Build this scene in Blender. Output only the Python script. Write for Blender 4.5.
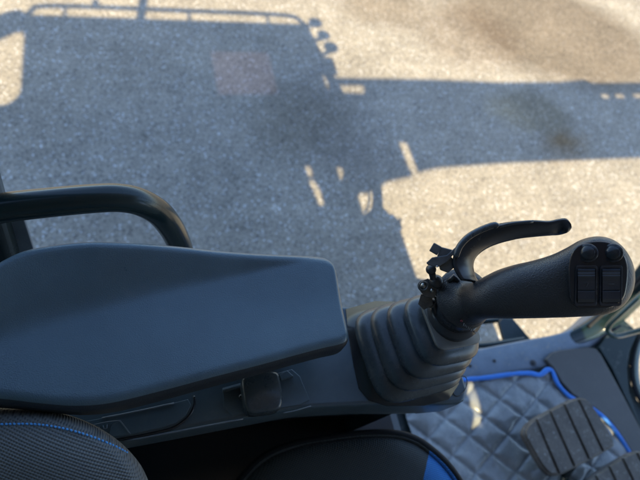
import bpy, bmesh, math, random
from mathutils import Vector, Matrix, noise
R = math.radians
random.seed(4)
for o in list(bpy.data.objects):
    bpy.data.objects.remove(o)
S = bpy.context.scene
COL = S.collection

# ------------------------------------------------------------------ camera
F = 490.0                                    # focal length in pixels of a 640 px wide picture
DN = Vector((-123, -283, F)).normalized()    # world down seen in (right, up, forward)
ZC = Vector((-DN.x, -DN.y, DN.z))            # world axes in camera axes (right, up, back)
XC = Vector((1580, 160, -F)).normalized()
XC = (XC - ZC * XC.dot(ZC)).normalized()
YC = ZC.cross(XC)
RW = Matrix((XC, YC, ZC))                    # camera vector -> world vector
CAM = Vector((0, 0, 2.25))
cd = bpy.data.cameras.new('camera'); cam = bpy.data.objects.new('camera', cd); COL.objects.link(cam)
cam.matrix_world = Matrix.Translation(CAM) @ RW.to_4x4()
cd.sensor_width = 36; cd.lens = F / 640 * 36; cd.clip_start = 0.02; cd.clip_end = 500
cd.dof.use_dof = True; cd.dof.focus_distance = 0.42; cd.dof.aperture_fstop = 7.5
S.camera = cam

# ------------------------------------------------------------------ light
SUN_EL = R(46)
w = bpy.data.worlds.new('World'); S.world = w; w.use_nodes = True
nt = w.node_tree
sky = nt.nodes.new('ShaderNodeTexSky'); sky.sky_type = 'NISHITA'; sky.sun_disc = False
sky.sun_elevation = SUN_EL; sky.sun_rotation = R(180); sky.air_density = 1.0; sky.dust_density = 0.4; sky.ozone_density = 2.0
bg = nt.nodes['Background']; bg.inputs['Strength'].default_value = 0.142
nt.links.new(sky.outputs[0], bg.inputs['Color'])
ld = bpy.data.lights.new('sun', 'SUN'); sun = bpy.data.objects.new('sun', ld); COL.objects.link(sun)
ld.energy = 3.8; ld.angle = R(0.5); ld.color = (1.0, 0.83, 0.50)
SD = Vector((0, math.cos(SUN_EL), -math.sin(SUN_EL)))      # sunlight travels towards +Y and down
sun.rotation_euler = SD.to_track_quat('-Z', 'Y').to_euler()
sun.location = (0, -10, 10)
S.view_settings.view_transform = 'Standard'; S.view_settings.look = 'None'
S.view_settings.exposure = 1.5; S.view_settings.gamma = 1
S.render.engine = 'CYCLES'

# ------------------------------------------------------------------ measuring helpers
def ray(px, py):
    return RW @ Vector((px - 320, 240 - py, -F)) / F
def P(px, py, z):
    r = ray(px, py); return CAM + r * ((z - CAM.z) / r.z)
def PD(px, py, d):
    return CAM + ray(px, py) * d
def PY(px, py, y):
    r = ray(px, py); return CAM + r * (y / r.y)

# ------------------------------------------------------------------ object helpers
def empty(name, loc, label, cat, group=None):
    o = bpy.data.objects.new(name, None); COL.objects.link(o); o.location = loc
    o.empty_display_size = 0.05
    o['label'] = label; o['category'] = cat
    if group: o['group'] = group
    return o
def obj(name, bm, mat, parent=None, smooth=True, label=None):
    me = bpy.data.meshes.new(name)
    bmesh.ops.recalc_face_normals(bm, faces=bm.faces)
    bm.to_mesh(me); bm.free()
    for m in (mat if isinstance(mat, (list, tuple)) else [mat]): me.materials.append(m)
    if smooth:
        for p in me.polygons: p.use_smooth = True
    o = bpy.data.objects.new(name, me); COL.objects.link(o)
    if parent:
        o.parent = parent
        q = parent
        off = Vector((0, 0, 0))
        while q: off += q.location; q = q.parent
        me.transform(Matrix.Translation(-off))
    if label: o['label'] = label
    return o
def bevel(o, wd, seg=2, ang=35):
    m = o.modifiers.new('bevel', 'BEVEL'); m.width = wd; m.segments = seg
    m.limit_method = 'ANGLE'; m.angle_limit = R(ang); m.harden_normals = False
    return o
def autosmooth(o, ang=35):
    m = o.modifiers.new('wn', 'WEIGHTED_NORMAL'); m.keep_sharp = True
    return o
def catmull(pts, n=6, closed=False):
    pts = [Vector(p) for p in pts]; out = []
    N = len(pts)
    rng = range(N) if closed else range(N - 1)
    for i in rng:
        if closed: a, b, c, d = pts[(i - 1) % N], pts[i], pts[(i + 1) % N], pts[(i + 2) % N]
        else:
            b, c = pts[i], pts[i + 1]
            a = pts[i - 1] if i else b * 2 - c
            d = pts[i + 2] if i + 2 < N else c * 2 - b
        for k in range(n):
            t = k / n
            out.append(0.5 * ((2 * b) + (c - a) * t + (2 * a - 5 * b + 4 * c - d) * t * t + (3 * b - a - 3 * c + d) * t ** 3))
    if not closed: out.append(pts[-1])
    return out
def loft(bm, rings, cap=True, closed_ring=True):
    vr = [[bm.verts.new(p) for p in r] for r in rings]
    n = len(vr[0])
    for a, b in zip(vr, vr[1:]):
        for i in range(n if closed_ring else n - 1):
            j = (i + 1) % n
            bm.faces.new((a[i], a[j], b[j], b[i]))
    if cap:
        bm.faces.new(vr[0]); bm.faces.new(vr[-1])
    return vr
def superel(c, A, B, e=2.0, n=28):
    out = []
    for i in range(n):
        t = 2 * math.pi * i / n
        ct, st = math.cos(t), math.sin(t)
        out.append(c + A * (math.copysign(abs(ct) ** (2 / e), ct)) + B * (math.copysign(abs(st) ** (2 / e), st)))
    return out
def tube(bm, path, r, n=16, cap=True):
    path = [Vector(p) for p in path]
    rr = r if isinstance(r, (list, tuple)) else [r] * len(path)
    t0 = (path[1] - path[0]).normalized()
    u = t0.orthogonal().normalized(); rings = []
    for i, p in enumerate(path):
        t = (path[min(i + 1, len(path) - 1)] - path[max(i - 1, 0)]).normalized()
        u = (u - t * u.dot(t)).normalized(); v = t.cross(u)
        rings.append([p + (u * math.cos(a) + v * math.sin(a)) * rr[i] for a in [2 * math.pi * k / n for k in range(n)]])
    loft(bm, rings, cap)
def box(bm, lo, hi):
    vs = [bm.verts.new((x, y, z)) for x in (lo[0], hi[0]) for y in (lo[1], hi[1]) for z in (lo[2], hi[2])]
    for f in ((0, 1, 3, 2), (4, 6, 7, 5), (0, 4, 5, 1), (2, 3, 7, 6), (0, 2, 6, 4), (1, 5, 7, 3)):
        bm.faces.new([vs[i] for i in f])
def prism(bm, pts, depth_vec):
    a = [bm.verts.new(p) for p in pts]; b = [bm.verts.new(Vector(p) + depth_vec) for p in pts]
    bm.faces.new(a); bm.faces.new(b[::-1])
    n = len(a)
    for i in range(n):
        j = (i + 1) % n; bm.faces.new((a[i], b[i], b[j], a[j]))
def beam(bm, p, q, wdt, hgt, up=Vector((0, 0, 1))):
    p = Vector(p); q = Vector(q); t = (q - p).normalized()
    s = t.cross(up)
    if s.length < 1e-3: s = t.cross(Vector((1, 0, 0)))
    s.normalize(); v = s.cross(t)
    loft(bm, [[c + s * a * wdt / 2 + v * b * hgt / 2 for a, b in ((-1, -1), (1, -1), (1, 1), (-1, 1))] for c in (p, q)])
def sphere(bm, c, r, sc=(1, 1, 1), n=16):
    g = bmesh.ops.create_uvsphere(bm, u_segments=n, v_segments=n // 2 + 2, radius=r)
    for v in g['verts']: v.co = Vector((v.co.x * sc[0], v.co.y * sc[1], v.co.z * sc[2])) + Vector(c)
def disc(bm, c, nrm, r, h, n=24, r2=None):
    nrm = nrm.normalized(); tube(bm, [c, c + nrm * h], [r, r if r2 is None else r2], n)

# ------------------------------------------------------------------ materials
def mat(name, col, rough=0.5, spec=0.5, metal=0.0, bump=None, var=0.0, vscale=30, rvar=0.0, dust=0.0, coat=0.0, tex='noise'):
    m = bpy.data.materials.new(name); m.use_nodes = True
    n = m.node_tree.nodes; l = m.node_tree.links; b = n['Principled BSDF']
    b.inputs['Base Color'].default_value = (*col, 1); b.inputs['Roughness'].default_value = rough
    b.inputs['Specular IOR Level'].default_value = spec; b.inputs['Metallic'].default_value = metal
    b.inputs['Coat Weight'].default_value = coat; b.inputs['Coat Roughness'].default_value = 0.15
    tc = n.new('ShaderNodeTexCoord')
    if var or dust:
        ns = n.new('ShaderNodeTexNoise'); ns.inputs['Scale'].default_value = vscale; ns.inputs['Detail'].default_value = 8
        ns.inputs['Roughness'].default_value = 0.65
        l.new(tc.outputs['Object'], ns.inputs['Vector'])
        rp = n.new('ShaderNodeMapRange'); rp.inputs[1].default_value = 0.3; rp.inputs[2].default_value = 0.7
        rp.inputs[3].default_value = 1 - var; rp.inputs[4].default_value = 1 + var
        l.new(ns.outputs[0], rp.inputs[0])
        mx = n.new('ShaderNodeMix'); mx.data_type = 'RGBA'; mx.blend_type = 'MULTIPLY'; mx.inputs[0].default_value = 1
        mx.inputs[6].default_value = (*col, 1); l.new(rp.outputs[0], mx.inputs[7])
        last = mx.outputs[2]
        if dust:
            n2 = n.new('ShaderNodeTexNoise'); n2.inputs['Scale'].default_value = vscale * 7; n2.inputs['Detail'].default_value = 6
            l.new(tc.outputs['Object'], n2.inputs['Vector'])
            r2 = n.new('ShaderNodeMapRange'); r2.inputs[1].default_value = 0.58; r2.inputs[2].default_value = 0.78; r2.inputs[4].default_value = dust
            l.new(n2.outputs[0], r2.inputs[0])
            m2 = n.new('ShaderNodeMix'); m2.data_type = 'RGBA'; l.new(r2.outputs[0], m2.inputs[0])
            l.new(last, m2.inputs[6]); m2.inputs[7].default_value = (0.30, 0.29, 0.26, 1); last = m2.outputs[2]
        l.new(last, b.inputs['Base Color'])
        if rvar:
            r3 = n.new('ShaderNodeMapRange'); r3.inputs[1].default_value = 0.3; r3.inputs[2].default_value = 0.7
            r3.inputs[3].default_value = rough - rvar; r3.inputs[4].default_value = rough + rvar
            l.new(ns.outputs[0], r3.inputs[0]); l.new(r3.outputs[0], b.inputs['Roughness'])
    if bump:
        sc, st, dist = bump
        if tex == 'leather':
            t = n.new('ShaderNodeTexVoronoi'); t.feature = 'SMOOTH_F1'; t.inputs['Scale'].default_value = sc; out = t.outputs['Distance']
        elif tex == 'mesh':
            sp = n.new('ShaderNodeSeparateXYZ'); l.new(tc.outputs['Object'], sp.inputs[0])
            def mth(op, a, bb=None):
                q = n.new('ShaderNodeMath'); q.operation = op
                for k, vv in enumerate((a, bb)):
                    if vv is None: continue
                    if isinstance(vv, (int, float)): q.inputs[k].default_value = vv
                    else: l.new(vv, q.inputs[k])
                return q.outputs[0]
            u_ = mth('MULTIPLY', mth('ADD', sp.outputs[0], mth('MULTIPLY', sp.outputs[1], 0.25)), sc)
            v_ = mth('MULTIPLY', mth('ADD', sp.outputs[1], mth('ADD', mth('MULTIPLY', sp.outputs[0], -0.25), mth('MULTIPLY', sp.outputs[2], 0.6))), sc)
            out = mth('ADD', mth('SINE', mth('ADD', u_, v_)), mth('SINE', mth('SUBTRACT', u_, v_)))
            dk = n.new('ShaderNodeMapRange'); dk.inputs[1].default_value = -1.6; dk.inputs[2].default_value = -0.3
            dk.inputs[3].default_value = 0.5; dk.inputs[4].default_value = 1.0; l.new(out, dk.inputs[0])
            mm = n.new('ShaderNodeMix'); mm.data_type = 'RGBA'; mm.blend_type = 'MULTIPLY'; mm.inputs[0].default_value = 1
            mm.inputs[6].default_value = (*col, 1); l.new(dk.outputs[0], mm.inputs[7]); l.new(mm.outputs[2], b.inputs['Base Color'])
        else:
            t = n.new('ShaderNodeTexNoise'); t.inputs['Scale'].default_value = sc; t.inputs['Detail'].default_value = 4; out = t.outputs[0]
        if tex != 'mesh': l.new(tc.outputs['Object'], t.inputs['Vector'])
        bp = n.new('ShaderNodeBump'); bp.inputs['Strength'].default_value = st; bp.inputs['Distance'].default_value = dist
        l.new(out, bp.inputs['Height']); l.new(bp.outputs[0], b.inputs['Normal'])
    return m
M = {}
M['vinyl'] = mat('armrest vinyl', (0.074, 0.124, 0.155), 0.35, 0.85, bump=(1300, 0.35, 0.0005), var=0.14, vscale=14, rvar=0.08, dust=0.06, tex='leather')
M['plastic'] = mat('console plastic', (0.068, 0.104, 0.130), 0.34, 0.7, bump=(1800, 0.12, 0.0003), var=0.18, vscale=14, rvar=0.06, dust=0.08)
M['gloss'] = mat('smooth black plastic', (0.040, 0.044, 0.052), 0.24, 0.5, var=0.1, vscale=40, rvar=0.06)
M['rubber'] = mat('boot rubber', (0.046, 0.062, 0.074), 0.28, 0.7, bump=(500, 0.12, 0.0003), var=0.2, vscale=30, rvar=0.08, dust=0.12)
M['grip'] = mat('grained grip rubber', (0.040, 0.042, 0.046), 0.36, 0.55, bump=(1300, 0.55, 0.0006), var=0.12, vscale=20, tex='leather')
M['button'] = mat('button rubber', (0.026, 0.030, 0.036), 0.17, 0.5)
M['paint'] = mat('dark green machine paint', (0.010, 0.024, 0.026), 0.24, 0.5, var=0.12, vscale=10, rvar=0.05, coat=0.2)
M['sill'] = mat('scuffed sill paint', (0.17, 0.21, 0.26), 0.40, 0.5, var=0.25, vscale=14, rvar=0.08, dust=0.9)
M['floor'] = mat('dark floor plate', (0.014, 0.026, 0.027), 0.5, 0.4, var=0.25, vscale=8, dust=0.25)
M['heel'] = mat('grey rubber plate', (0.095, 0.092, 0.088), 0.5, 0.4, bump=(200, 0.1, 0.0006), var=0.15, vscale=6, dust=0.1)
M['pedal'] = mat('pedal rubber', (0.115, 0.097, 0.078), 0.50, 0.45, bump=(400, 0.2, 0.0005), var=0.35, vscale=22, dust=0.95)
M['steel'] = mat('bare steel', (0.45, 0.44, 0.42), 0.35, 0.5, metal=1.0, var=0.15, vscale=60)
M['metal'] = mat('blackened metal', (0.055, 0.056, 0.06), 0.32, 0.5, metal=0.3, var=0.2, vscale=60, dust=0.2)
M['fabric'] = mat('charcoal seat weave', (0.19, 0.20, 0.195), 0.85, 0.25, bump=(1900, 0.6, 0.0008), tex='mesh')
M['fabric2'] = mat('black seat weave', (0.11, 0.125, 0.13), 0.85, 0.2, bump=(1700, 0.6, 0.0008), tex='mesh')
M['bluemesh'] = mat('blue seat weave', (0.09, 0.38, 1.0), 0.75, 0.3, bump=(1800, 0.8, 0.0008), tex='mesh')
M['piping'] = mat('seat piping', (0.014, 0.016, 0.019), 0.7, 0.3, bump=(900, 0.3, 0.0005))
M['thread'] = mat('blue thread', (0.12, 0.42, 0.85), 0.6, 0.4)
M['matblue'] = mat('blue binding', (0.035, 0.19, 0.62), 0.55, 0.4, var=0.15, vscale=30)
M['bounce_liner'] = mat('pale bounce lining', (0.40, 0.40, 0.40), 0.7, 0.3, var=0.05, vscale=5)
M['yellow'] = mat('machine paint', (0.10, 0.20, 0.24), 0.4, 0.5, var=0.1, vscale=5)
M['track'] = mat('track rubber', (0.02, 0.02, 0.02), 0.8, 0.3, var=0.3, vscale=8, dust=0.4)
M['mark'] = mat('pale print', (0.42, 0.43, 0.44), 0.5, 0.4)
M['fmark'] = mat('faint print', (0.42, 0.45, 0.48), 0.5, 0.4)
M['dmark'] = mat('worn print', (0.10, 0.11, 0.12), 0.5, 0.4)
M['red'] = mat('red print', (0.16, 0.02, 0.03), 0.5, 0.4)
M['clear'] = mat('pale lip and highlight', (0.16, 0.19, 0.23), 0.35, 0.6)
M['plate'] = mat('grey spacer plate', (0.16, 0.165, 0.16), 0.5, 0.5, var=0.1, vscale=60)

def tinted():
    m = bpy.data.materials.new('tinted hatch'); m.use_nodes = True
    n = m.node_tree.nodes; l = m.node_tree.links; b = n['Principled BSDF']
    b.inputs['Base Color'].default_value = (0.05, 0.04, 0.03, 1); b.inputs['Roughness'].default_value = 0.1
    t = n.new('ShaderNodeBsdfTransparent'); t.inputs[0].default_value = (0.30, 0.20, 0.13, 1)
    mx = n.new('ShaderNodeMixShader'); mx.inputs[0].default_value = 0.85
    l.new(b.outputs[0], mx.inputs[1]); l.new(t.outputs[0], mx.inputs[2]); l.new(mx.outputs[0], n['Material Output'].inputs[0])
    return m
M['hatch'] = tinted()

def floor_mat_material():
    m = mat('quilted mat vinyl', (0.25, 0.26, 0.26), 0.25, 0.75, bump=(900, 0.2, 0.0004), var=0.32, vscale=11, rvar=0.10, dust=0.6)
    return m
M['mat'] = floor_mat_material()

def asphalt():
    m = bpy.data.materials.new('worn asphalt'); m.use_nodes = True
    n = m.node_tree.nodes; l = m.node_tree.links; b = n['Principled BSDF']
    tc = n.new('ShaderNodeTexCoord')
    def nz(scale, detail=6, rough=0.6, vec=None):
        t = n.new('ShaderNodeTexNoise'); t.inputs['Scale'].default_value = scale; t.inputs['Detail'].default_value = detail
        t.inputs['Roughness'].default_value = rough; l.new(vec or tc.outputs['Object'], t.inputs['Vector']); return t
    def mr(a, lo, hi, o0=0.0, o1=1.0):
        t = n.new('ShaderNodeMapRange'); t.inputs[1].default_value = lo; t.inputs[2].default_value = hi
        t.inputs[3].default_value = o0; t.inputs[4].default_value = o1; l.new(a, t.inputs[0]); return t.outputs[0]
    def mix(f, a, c, bl='MIX'):
        t = n.new('ShaderNodeMix'); t.data_type = 'RGBA'; t.blend_type = bl
        for k, v in ((0, f), (6, a), (7, c)):
            if isinstance(v, (int, float)): t.inputs[k].default_value = v
            elif isinstance(v, tuple): t.inputs[k].default_value = (*v, 1)
            else: l.new(v, t.inputs[k])
        return t.outputs[2]
    def mul(a, c):
        t = n.new('ShaderNodeMath'); t.operation = 'MULTIPLY'
        for k, v in ((0, a), (1, c)):
            if isinstance(v, (int, float)): t.inputs[k].default_value = v
            else: l.new(v, t.inputs[k])
        return t.outputs[0]
    base = mix(mr(nz(55, 5, 0.7).outputs[0], 0.36, 0.64), (0.235, 0.208, 0.168), (0.38, 0.335, 0.265))
    # aggregate: pale and dark stones
    v = n.new('ShaderNodeTexVoronoi'); v.inputs['Scale'].default_value = 85; l.new(tc.outputs['Object'], v.inputs['Vector'])
    sx = n.new('ShaderNodeSeparateXYZ'); l.new(v.outputs['Color'], sx.inputs[0])
    sel = mul(mr(sx.outputs[0], 0.80, 0.92), mr(v.outputs['Distance'], 0.60, 0.30))
    base = mix(mul(sel, 0.85), base, (0.68, 0.67, 0.65))
    sel2 = mul(mr(sx.outputs[1], 0.74, 0.84), mr(v.outputs['Distance'], 0.60, 0.35))
    base = mix(mul(sel2, 0.9), base, (0.12, 0.105, 0.09))
    v2 = n.new('ShaderNodeTexVoronoi'); v2.inputs['Scale'].default_value = 130; l.new(tc.outputs['Object'], v2.inputs['Vector'])
    s2 = n.new('ShaderNodeSeparateXYZ'); l.new(v2.outputs['Color'], s2.inputs[0])
    base = mix(0.75, base, mr(s2.outputs[0], 0, 1, 0.74, 1.22), 'MULTIPLY')
    # broad mottling
    base = mix(0.8, base, mr(nz(2.2, 5).outputs[0], 0.3, 0.7, 0.80, 1.14), 'MULTIPLY')
    base = mix(0.8, base, mr(nz(9, 5).outputs[0], 0.3, 0.7, 0.86, 1.10), 'MULTIPLY')
    # stains and tonal blotches with shapes of their own
    def blob(cx, cy, rx, ry, soft, colr, amt, rot=0.0):
        nonlocal base
        mp = n.new('ShaderNodeMapping'); mp.vector_type = 'TEXTURE'
        mp.inputs['Location'].default_value = (cx, cy, 0); mp.inputs['Rotation'].default_value = (0, 0, rot); mp.inputs['Scale'].default_value = (rx, ry, 1)
        ns = nz(3.2, 9, 0.72); vm = n.new('ShaderNodeVectorMath'); vm.operation = 'MULTIPLY_ADD'
        l.new(ns.outputs['Color'], vm.inputs[0]); vm.inputs[1].default_value = (0.40, 0.40, 0); l.new(tc.outputs['Object'], vm.inputs[2])
        vs = n.new('ShaderNodeVectorMath'); vs.operation = 'SUBTRACT'; l.new(vm.outputs[0], vs.inputs[0]); vs.inputs[1].default_value = (0.20, 0.20, 0)
        l.new(vs.outputs[0], mp.inputs[0])
        ln = n.new('ShaderNodeVectorMath'); ln.operation = 'LENGTH'; l.new(mp.outputs[0], ln.inputs[0])
        base = mix(mul(mr(ln.outputs['Value'], 1.0 + soft, 1.0 - soft), amt), base, colr, 'MULTIPLY')
    for (px, py, rx, ry, soft, c_, amt, rot) in STAINS_AND_TONES:
        g = P(px, py, 0); blob(g.x, g.y, rx, ry, soft, c_, amt, rot)
    mp_ = n.new('ShaderNodeMapping'); mp_.inputs['Scale'].default_value = (1.1, 9, 1); mp_.inputs['Rotation'].default_value = (0, 0, 0.55)
    l.new(tc.outputs['Object'], mp_.inputs[0])
    base = mix(0.45, base, mr(nz(1.6, 7, 0.6, mp_.outputs[0]).outputs[0], 0.35, 0.68, 0.86, 1.12), 'MULTIPLY')
    l.new(base, b.inputs['Base Color'])
    b.inputs['Roughness'].default_value = 0.85; b.inputs['Specular IOR Level'].default_value = 0.3
    h = n.new('ShaderNodeMath'); h.operation = 'ADD'; l.new(v.outputs['Distance'], h.inputs[0]); l.new(nz(140, 3).outputs[0], h.inputs[1])
    bp = n.new('ShaderNodeBump'); bp.inputs['Strength'].default_value = 0.5; bp.inputs['Distance'].default_value = 0.003
    l.new(h.outputs[0], bp.inputs['Height']); l.new(bp.outputs[0], b.inputs['Normal'])
    return m
STAINS_AND_TONES = [(556, 30, 0.98, 0.66, 0.2, (0.60, 0.545, 0.49), 1.0, -0.35),
          (470, 35, 0.45, 0.35, 0.3, (0.78, 0.73, 0.69), 0.9, 0.2),
          (385, 5, 0.35, 0.25, 0.35, (0.72, 0.66, 0.6), 0.8, 0),
          (532, 112, 0.30, 0.22, 0.3, (0.66, 0.63, 0.55), 0.9, -0.3),
          (566, 143, 0.17, 0.10, 0.7, (0.62, 0.46, 0.28), 0.9, 0.2),
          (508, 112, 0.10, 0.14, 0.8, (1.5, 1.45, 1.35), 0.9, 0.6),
          (320, 95, 0.26, 0.30, 0.8, (0.66, 0.67, 0.70), 0.8, 0.3),  # this, the next and the last only darken the ground
          (345, 150, 0.45, 0.16, 0.8, (0.78, 0.78, 0.80), 0.8, -0.4),
          (200, 150, 1.4, 0.5, 0.5, (0.92, 0.95, 1.0), 0.7, 0.2),
          (300, 120, 0.35, 0.25, 0.5, (0.70, 0.68, 0.62), 0.7, 0.5)]
M['asphalt'] = asphalt()

# ================================================================== GROUND
bm = bmesh.new(); bmesh.ops.create_grid(bm, x_segments=8, y_segments=8, size=120)
g = obj('ground', bm, M['asphalt'], smooth=False); g['kind'] = 'structure'

# ================================================================== EXCAVATOR CAB
cab = empty('excavator_cab', (0.3, 0, 1.0), 'dark green open sided excavator cab whose sill, floor and grab bar frame the controls', 'excavator cab')
# floor, sloping sheet from the sill to the right wall
ZF = 1.10
FL = [(-0.75, 0.26), (0.45, 0.262)]
sill_out = [(430, 357), (477, 348.5), (520, 340), (556, 333.5), (574, 327), (590, 316), (604, 303)]
bm = bmesh.new()
outp = [P(x, y, ZF) for x, y in sill_out]
pts = [Vector((-0.75, outp[0].y, ZF)), *[Vector((p.x, p.y - 0.012, ZF)) for p in outp[:5]]]
edge_arc = [(640, 334), (633, 350), (630, 366), (631, 384), (637, 400), (648, 412)]
arc3 = [P(x, y, ZF) for x, y in edge_arc]
pts += [P(622, 318, ZF)] + arc3 + [P(700, 500, ZF), Vector((1.15, -0.68, ZF)), Vector((-0.75, -0.68, ZF))]
prism(bm, pts, Vector((0, 0, -0.05)))
obj('floor_plate', bm, M['floor'], cab, smooth=False)
# sill: rounded raised strip along the door opening
bm = bmesh.new()
sill_in = [(430, 386), (470, 380), (520, 372), (553, 364), (575, 352), (600, 342), (622, 322)]
rings = []
for (a, b) in zip(catmull([(x, y, 0) for x, y in sill_out], 5), catmull([(x, y, 0) for x, y in sill_in], 5)):
    o_ = P(a.x, a.y, ZF + 0.012); i_ = P(b.x, b.y, ZF + 0.006)
    dn = Vector((0, 0, 1)); dv = (i_ - o_).normalized()
    rings.append([o_ - dn * 0.09, o_ - dn * 0.012, o_ - dn * 0.004 + dv * 0.002, o_ + dv * 0.008, i_ - dv * 0.01, i_ - dn * 0.003, i_ - dn * 0.02])
loft(bm, rings, cap=False, closed_ring=False)
sill = obj('sill', bm, M['sill'], cab)
for (x, y, r) in ((494, 361, .0045), (470, 366, .0042), (533, 363, .0085)):
    bm = bmesh.new(); c = P(x, y, ZF + 0.008)
    disc(bm, c, Vector((0, 0, 1)), r, .003, 20); disc(bm, c + Vector((0, 0, .003)), Vector((0, 0, 1)), r * .55, .004, 6)
    bevel(obj('bolt', bm, M['metal'], sill), .0008)
# front pillar: box section sweeping from the sill up to the roof
bm = bmesh.new()
pp = [P(520, 356, 1.07), P(548, 347, 1.08), P(577, 336, 1.095), P(602, 322, 1.12), P(622, 304, 1.18), P(645, 281, 1.26), P(672, 254, 1.36), Vector((1.27, .33, 1.6)), Vector((1.16, .29, 2.1)), Vector((1.07, .27, 2.74))]
pp = catmull(pp, 6)
rings = []
for i, p in enumerate(pp):
    t = (pp[min(i + 1, len(pp) - 1)] - pp[max(i - 1, 0)]).normalized()
    sd = t.cross(Vector((0.25, 1, .2)).normalized()).normalized(); v = sd.cross(t).normalized()
    k = min(1, i / 20)
    rings.append(superel(p, sd * (.012 + .018 * k), v * (.014 + .016 * k), 4, 20))
loft(bm, rings)
obj('front_pillar', bm, M['paint'], cab)
# small rod along the pillar and the looped handle
bm = bmesh.new()
tube(bm, catmull([P(588, 327, 1.14), P(600, 316, 1.16), P(620, 298, 1.22), P(648, 271, 1.32), P(690, 233, 1.5)], 5), .006, 12)
obj('weather_seal', bm, M['piping'], cab)
bm = bmesh.new()
lp = catmull([PD(678, 262, 1.10), PD(650, 287, 1.12), PD(626, 309, 1.14), PD(611, 323, 1.16), PD(608, 331, 1.17), PD(615, 336, 1.17), PD(630, 333, 1.17), PD(655, 324, 1.16), PD(690, 300, 1.14)], 6)
rings = []
for i, p in enumerate(lp):
    t = (lp[min(i + 1, len(lp) - 1)] - lp[max(i - 1, 0)]).normalized()
    nn = (CAM - p).normalized(); s_ = t.cross(nn).normalized()
    rings.append(superel(p, s_ * .0065, nn * .012, 3, 16))
loft(bm, rings)
obj('grab_handle', bm, mat('pale green enamel', (0.03, 0.065, 0.055), 0.2, 0.6, var=0.1, vscale=20, coat=0.6), cab)
# kick panel rising at the front with the lower window seal
bm = bmesh.new()
tube(bm, catmull([arc3[0] + Vector((0.004, 0, .02))] + [p + Vector((0.002, 0, .008)) for p in arc3] + [P(668, 424, ZF + .01)], 5), .006, 12)
obj('window_seal', bm, M['piping'], cab)
bm = bmesh.new()
for a, b in zip(arc3, arc3[1:]): pass
tube(bm, catmull([p + Vector((0.010, 0, .014)) for p in arc3], 5), .006, 10)
obj('window_trim', bm, mat('chalky trim', (0.20, 0.24, 0.23), 0.35, 0.5), cab)
# raised wheel-box panel between heel plate and front pillar
bm = bmesh.new()
q = [(599, 347), (606, 336), (622, 326), (638, 332), (630, 350), (627, 368), (629, 392), (640, 425), (652, 452), (628, 402), (612, 368)]
top = [P(x, y, ZF + .018) for x, y in q]
prism(bm, top, Vector((0, 0, -.022)))
bevel(obj('kick_panel', bm, M['floor'], cab, smooth=False), .003)
# heel plate: grey rubber sheet past the mat
bm = bmesh.new()
hp = [(546, 359), (552, 352.5), (560, 350), (588, 347), (596, 348.5), (601, 354), (612, 374), (628, 404), (650, 446), (668, 490), (660, 500), (634, 455), (622, 436), (611, 421), (597, 409), (584, 401), (573, 394), (562, 382), (554, 368)]
prism(bm, [P(x, y, ZF + .020) for x, y in hp], Vector((0, 0, -.014)))
bevel(obj('heel_plate', bm, M['heel'], cab, smooth=False), .003, 3)
# door step bracket outside the sill
bm = bmesh.new()
tube(bm, catmull([P(470, 346, 1.06), P(490, 344.5, 1.06), P(508, 342, 1.06), P(524, 339.5, 1.06)], 4), .008, 12)
tube(bm, catmull([P(478, 322, 1.0), P(490, 320.5, 1.0), P(512, 318.5, 1.0)], 4), .009, 12)
pl = [(499, 322), (503, 317.5), (513, 318), (520, 326), (531, 339), (531, 343), (525, 345), (508, 348), (503, 336)]
prism(bm, [P(x, y, 1.05) for x, y in pl], Vector((0, 0, -.012)))
bevel(obj('step_bracket', bm, M['paint'], cab, smooth=False, label='black looped bracket with a triangular plate jutting out beyond the sill'), .003)
# grab bar beside the armrest
bm = bmesh.new()
YB = 0.275
gp = [(-160, 238), (-60, 221), (0, 208.5), (50, 202.5), (95, 198.5), (120, 198), (140, 202), (158, 212), (170, 226), (178, 241), (184, 258), (192, 285)]
g3 = [PY(x, y, YB) for x, y in gp]
g3.append(g3[-1] + Vector((0.01, 0, -.25)))
tube(bm, catmull(g3, 6), .0132, 24)
obj('grab_bar', bm, M['paint'], cab, label='thick glossy black tube bent down behind the armrest')
# rear door pillar
bm = bmesh.new()
a = PY(-43, 170, .30); b = PY(-12, 250, .30); d = (b - a)
loft(bm, [superel(a - d * 9, Vector((.028, 0, 0)), Vector((0, .02, 0)), 5, 16), superel(b + d * 3, Vector((.028, 0, 0)), Vector((0, .02, 0)), 5, 16)])
obj('rear_pillar', bm, M['paint'], cab)
bm = bmesh.new()
a2 = PY(13, 215, .305); b2 = PY(27, 255, .305); d = (b2 - a2)
beam(bm, a2 - d * .1, b2 + d * 4, .018, .006, Vector((0, 1, 0)))
bevel(obj('door_strike', bm, M['sill'], cab, smooth=False), .001)

# roof, walls
ZR = 2.775
def cab_xy(px, py, z, y0):     # where the sun places a caster at height z whose shadow is at px,py
    g_ = P(px, py, 0); return g_
bm = bmesh.new()
hx0, hx1, hy0, hy1 = 0.38, 0.76, -.42, .02
X0, X1, Y0, Y1 = -0.70, 1.10, -0.72, 0.262
for lo, hi in (((X0, Y0), (hx0, Y1)), ((hx1, Y0), (X1, Y1)), ((hx0, Y0), (hx1, hy0)), ((hx0, hy1), (hx1, Y1))):
    box(bm, (lo[0], lo[1], ZR - .05), (hi[0], hi[1], ZR))
bmesh.ops.remove_doubles(bm, verts=bm.verts, dist=1e-5)
roof = obj('roof', bm, M['yellow'], cab, smooth=False)
bm = bmesh.new(); box(bm, (hx0 - .02, hy0 - .02, ZR + .002), (hx1 + .02, hy1 + .02, ZR + .010))
bm_ = bm
obj('roof_hatch', bm, M['hatch'], roof, smooth=False)
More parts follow.
